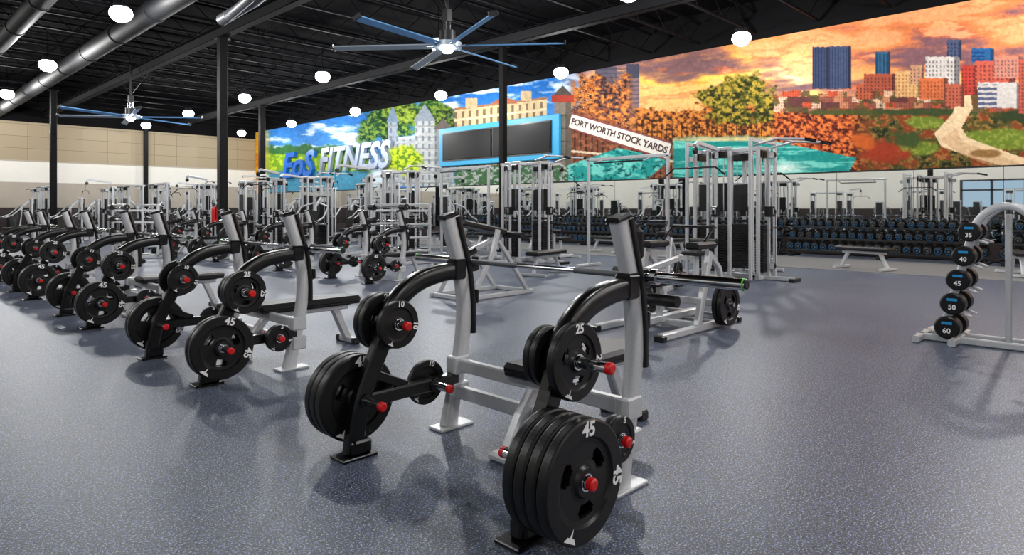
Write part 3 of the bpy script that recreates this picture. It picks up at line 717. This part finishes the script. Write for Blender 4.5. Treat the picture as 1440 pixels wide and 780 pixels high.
pe=empty('plate_loaded_machine',(8.6,5.6,0),.3); place(bpy.data.meshes['machine_frame'],'machine_frame',(0,0,0),pe); place(P45,'plate_45',(.3,-.46,.25),pe)

# ------------------------------------------------------------ flat benches by racks
b=B(); b.box((0,0,.42),(1.15,.28,.08),M_PAD,.025); b.path([(-.45,0,.35),(.45,0,.35)],.07,.06,M_SIL)
for x in(-.42,.42): b.path([(x*.8,0,.34),(x*1.15,0,.05)],.06,.07,M_SIL); b.path([(x*1.15,-.26,.035),(x*1.15,.26,.035)],.07,.05,M_SIL,side=(1,0,0))
FB=b.mesh('flat_bench')
for x,y,r in((14.5,4.2,1.3),(15.,6.6,.3),(15.,8.8,.1),(15,11,1.4),(14.8,13.4,.2),(15.2,1.8,.3),(15,15.8,0),(9.3,8.2,.2)): place(FB,'flat_bench',(x,y,.012 if x>14 else 0),rz=r)

# ------------------------------------------------------------ dumbbells
def dumbbell(b,c,r,L,ax=(1,0,0),seg=12,ring=True):
    c=Vector(c);ax=Vector(ax); h=L/2; hl=L*.3
    b.cyl(c-ax*(h-hl),c+ax*(h-hl),.017,M_CHR,seg=8,caps=False)
    for s in(-1,1):
        a=c+ax*s*(h-hl); e=c+ax*s*h
        b.cyl(a,e-ax*s*.01,r,M_RUB,seg=seg); b.cyl(e-ax*s*.01,e,r,M_RUB,r2=r*.88,seg=seg)
        if ring:
            b.lathe([(r*.76,0),(r*.62,0)],e+ax*s*.001,ax,M_CYD if random.random()<.8 else M_PIPE,seg); b.cyl(e,e+ax*s*.002,r*.26,M_PIPE,seg=8)
def db_rack():
    b=B(); W=4.4
    for i in range(3):
        y=-W/2+W*i/2; y=max(min(y,W/2-.08),-W/2+.08)
        b.path([(-.3,y,.03),(.4,y,.03)],.08,.06,M_DKM); b.path([(-.28,y,.05),(.25,y,1.0)],.07,.08,M_DKM)
    for t,(x,z) in enumerate(((-.2,.20),(-.02,.50),(.16,.80))):
        for dx in(-.11,.11): b.path([(x+dx,-W/2,z+dx*.35),(x+dx,W/2,z+dx*.35)],.04,.05,M_DKM,side=(1,0,0))
        n=21
        for i in range(n):
            y=-W/2+.12+(W-.24)*i/(n-1); r=.074+.022*(2-t)/2+random.uniform(-.004,.004)
            dumbbell(b,(x,y,z+r+.02),r,.30,Vector((.94,0,.33)).normalized())
    return b.mesh('dumbbell_rack')
DR=db_rack()
for i in range(5): place(DR,'dumbbell_rack',(17.75,0.2+4.55*i,0))

# near A-frame dumbbell rack
b=B(); yc=.93
for x in(7.2,7.46):
    A=[(1.42,.04),(1.36,.3),(1.22,.85),(1.18,1.02),(1.12,1.16),(1.02,1.25),(.93,1.27),(.84,1.25),(.74,1.16),(.68,1.02),(.64,.85),(.50,.3),(.44,.04)]
    A=arc_pts(A,3); b.path([(x,y,z) for y,z in A],.055,.065,M_SIL,side=(1,0,0),smooth=True)
    b.path([(x,.2,.035),(x,1.62,.035)],.06,.06,M_SIL,side=(1,0,0))
for y in(.25,.55,1.3,1.58): b.path([(6.98,y,.035),(7.7,y,.035)],.06,.06,M_SIL)
b.path([(7.33,.93,.05),(7.33,.93,1.2)],.05,.05,M_SIL)
labs=['60','50','45','40','35']
for i in range(5):
    z=.14+i*.222; yy=.46-.2*(z/1.05)
    r=.104-.004*i
    for s in(-1,1):
        y=yc+s*(yy)
        for x in(7.2,7.46): b.box((x,yc+s*(yy-.06),z-r*.75),(.05,.16,.02),M_SIL,.004,rot=(s*.35,0,0)); b.box((x,yc+s*(yy+.02),z-r*.8),(.05,.015,.06),M_SIL)
        c=Vector((7.33,y,z+.01)); dumbbell(b,c,r,.42,(1,0,0),24,False)
        fx=7.33-.21-.002
        b.box((fx,y,z+.01+r*.40),(.002,r*.8,r*.24),M_CYN)
        b.text(labs[i],r*.62,M_WHT,axes((0,-1,0),(0,0,1),(-1,0,0),(fx-.003,y,z-.02)),off=.0012)
b.obj('dumbbell_tower_rack')

# ------------------------------------------------------------ small objects
b=B(); b.cyl((0,0,0),(0,0,.42),.075,M_EXT,seg=20); b.lathe([(.075,.42),(.06,.47),(.03,.5),(.03,.53)],(0,0,0),(0,0,1),M_EXT,20); b.box((0,0,.55),(.05,.05,.05),M_BLK); b.box((-.04,0,.59),(.12,.02,.02),M_BLK,rot=(0,.3,0)); b.tube([(0,-.03,.54),(0,-.1,.45),(0,-.1,.15)],.012,M_BLK); b.box((.08,0,.25),(.04,.1,.3),M_DKM)
b.obj('fire_extinguisher',(7.3-.215,18.35,.8))
M_BLUE=mat('blue_sticker',(40,150,215),.5)
b=B(); b.box((0,0,.65),(.55,.5,1.3),M_BLK,.03); b.box((-.02,-.26,.95),(.4,.03,.3),M_DKM,.01); b.box((0,-.26,1.45),(.35,.04,.3),M_BLUE,.01); b.box((0,0,1.45),(.4,.46,.36),M_BLK,.03); b.box((0,-.27,.4),(.42,.03,.5),M_DKM,.02); b.obj('wipes_dispenser_bin',(6.8,40.6,0))
b=B(); b.lathe([(0,0),(.25,0),(.28,.05),(.3,.75),(.28,.8),(.16,.85),(.14,.83),(.14,.7)],(0,0,0),(0,0,1),M_DKM,24); b.obj('trash_bin',(5.9,40.4,0))

# ------------------------------------------------------------ world
w=bpy.data.worlds.new('world'); scene.world=w; w.use_nodes=True; bg=w.node_tree.nodes['Background']; bg.inputs[0].default_value=(.5,.68,.85,1); bg.inputs[1].default_value=.8
print('done',len(bpy.data.objects))
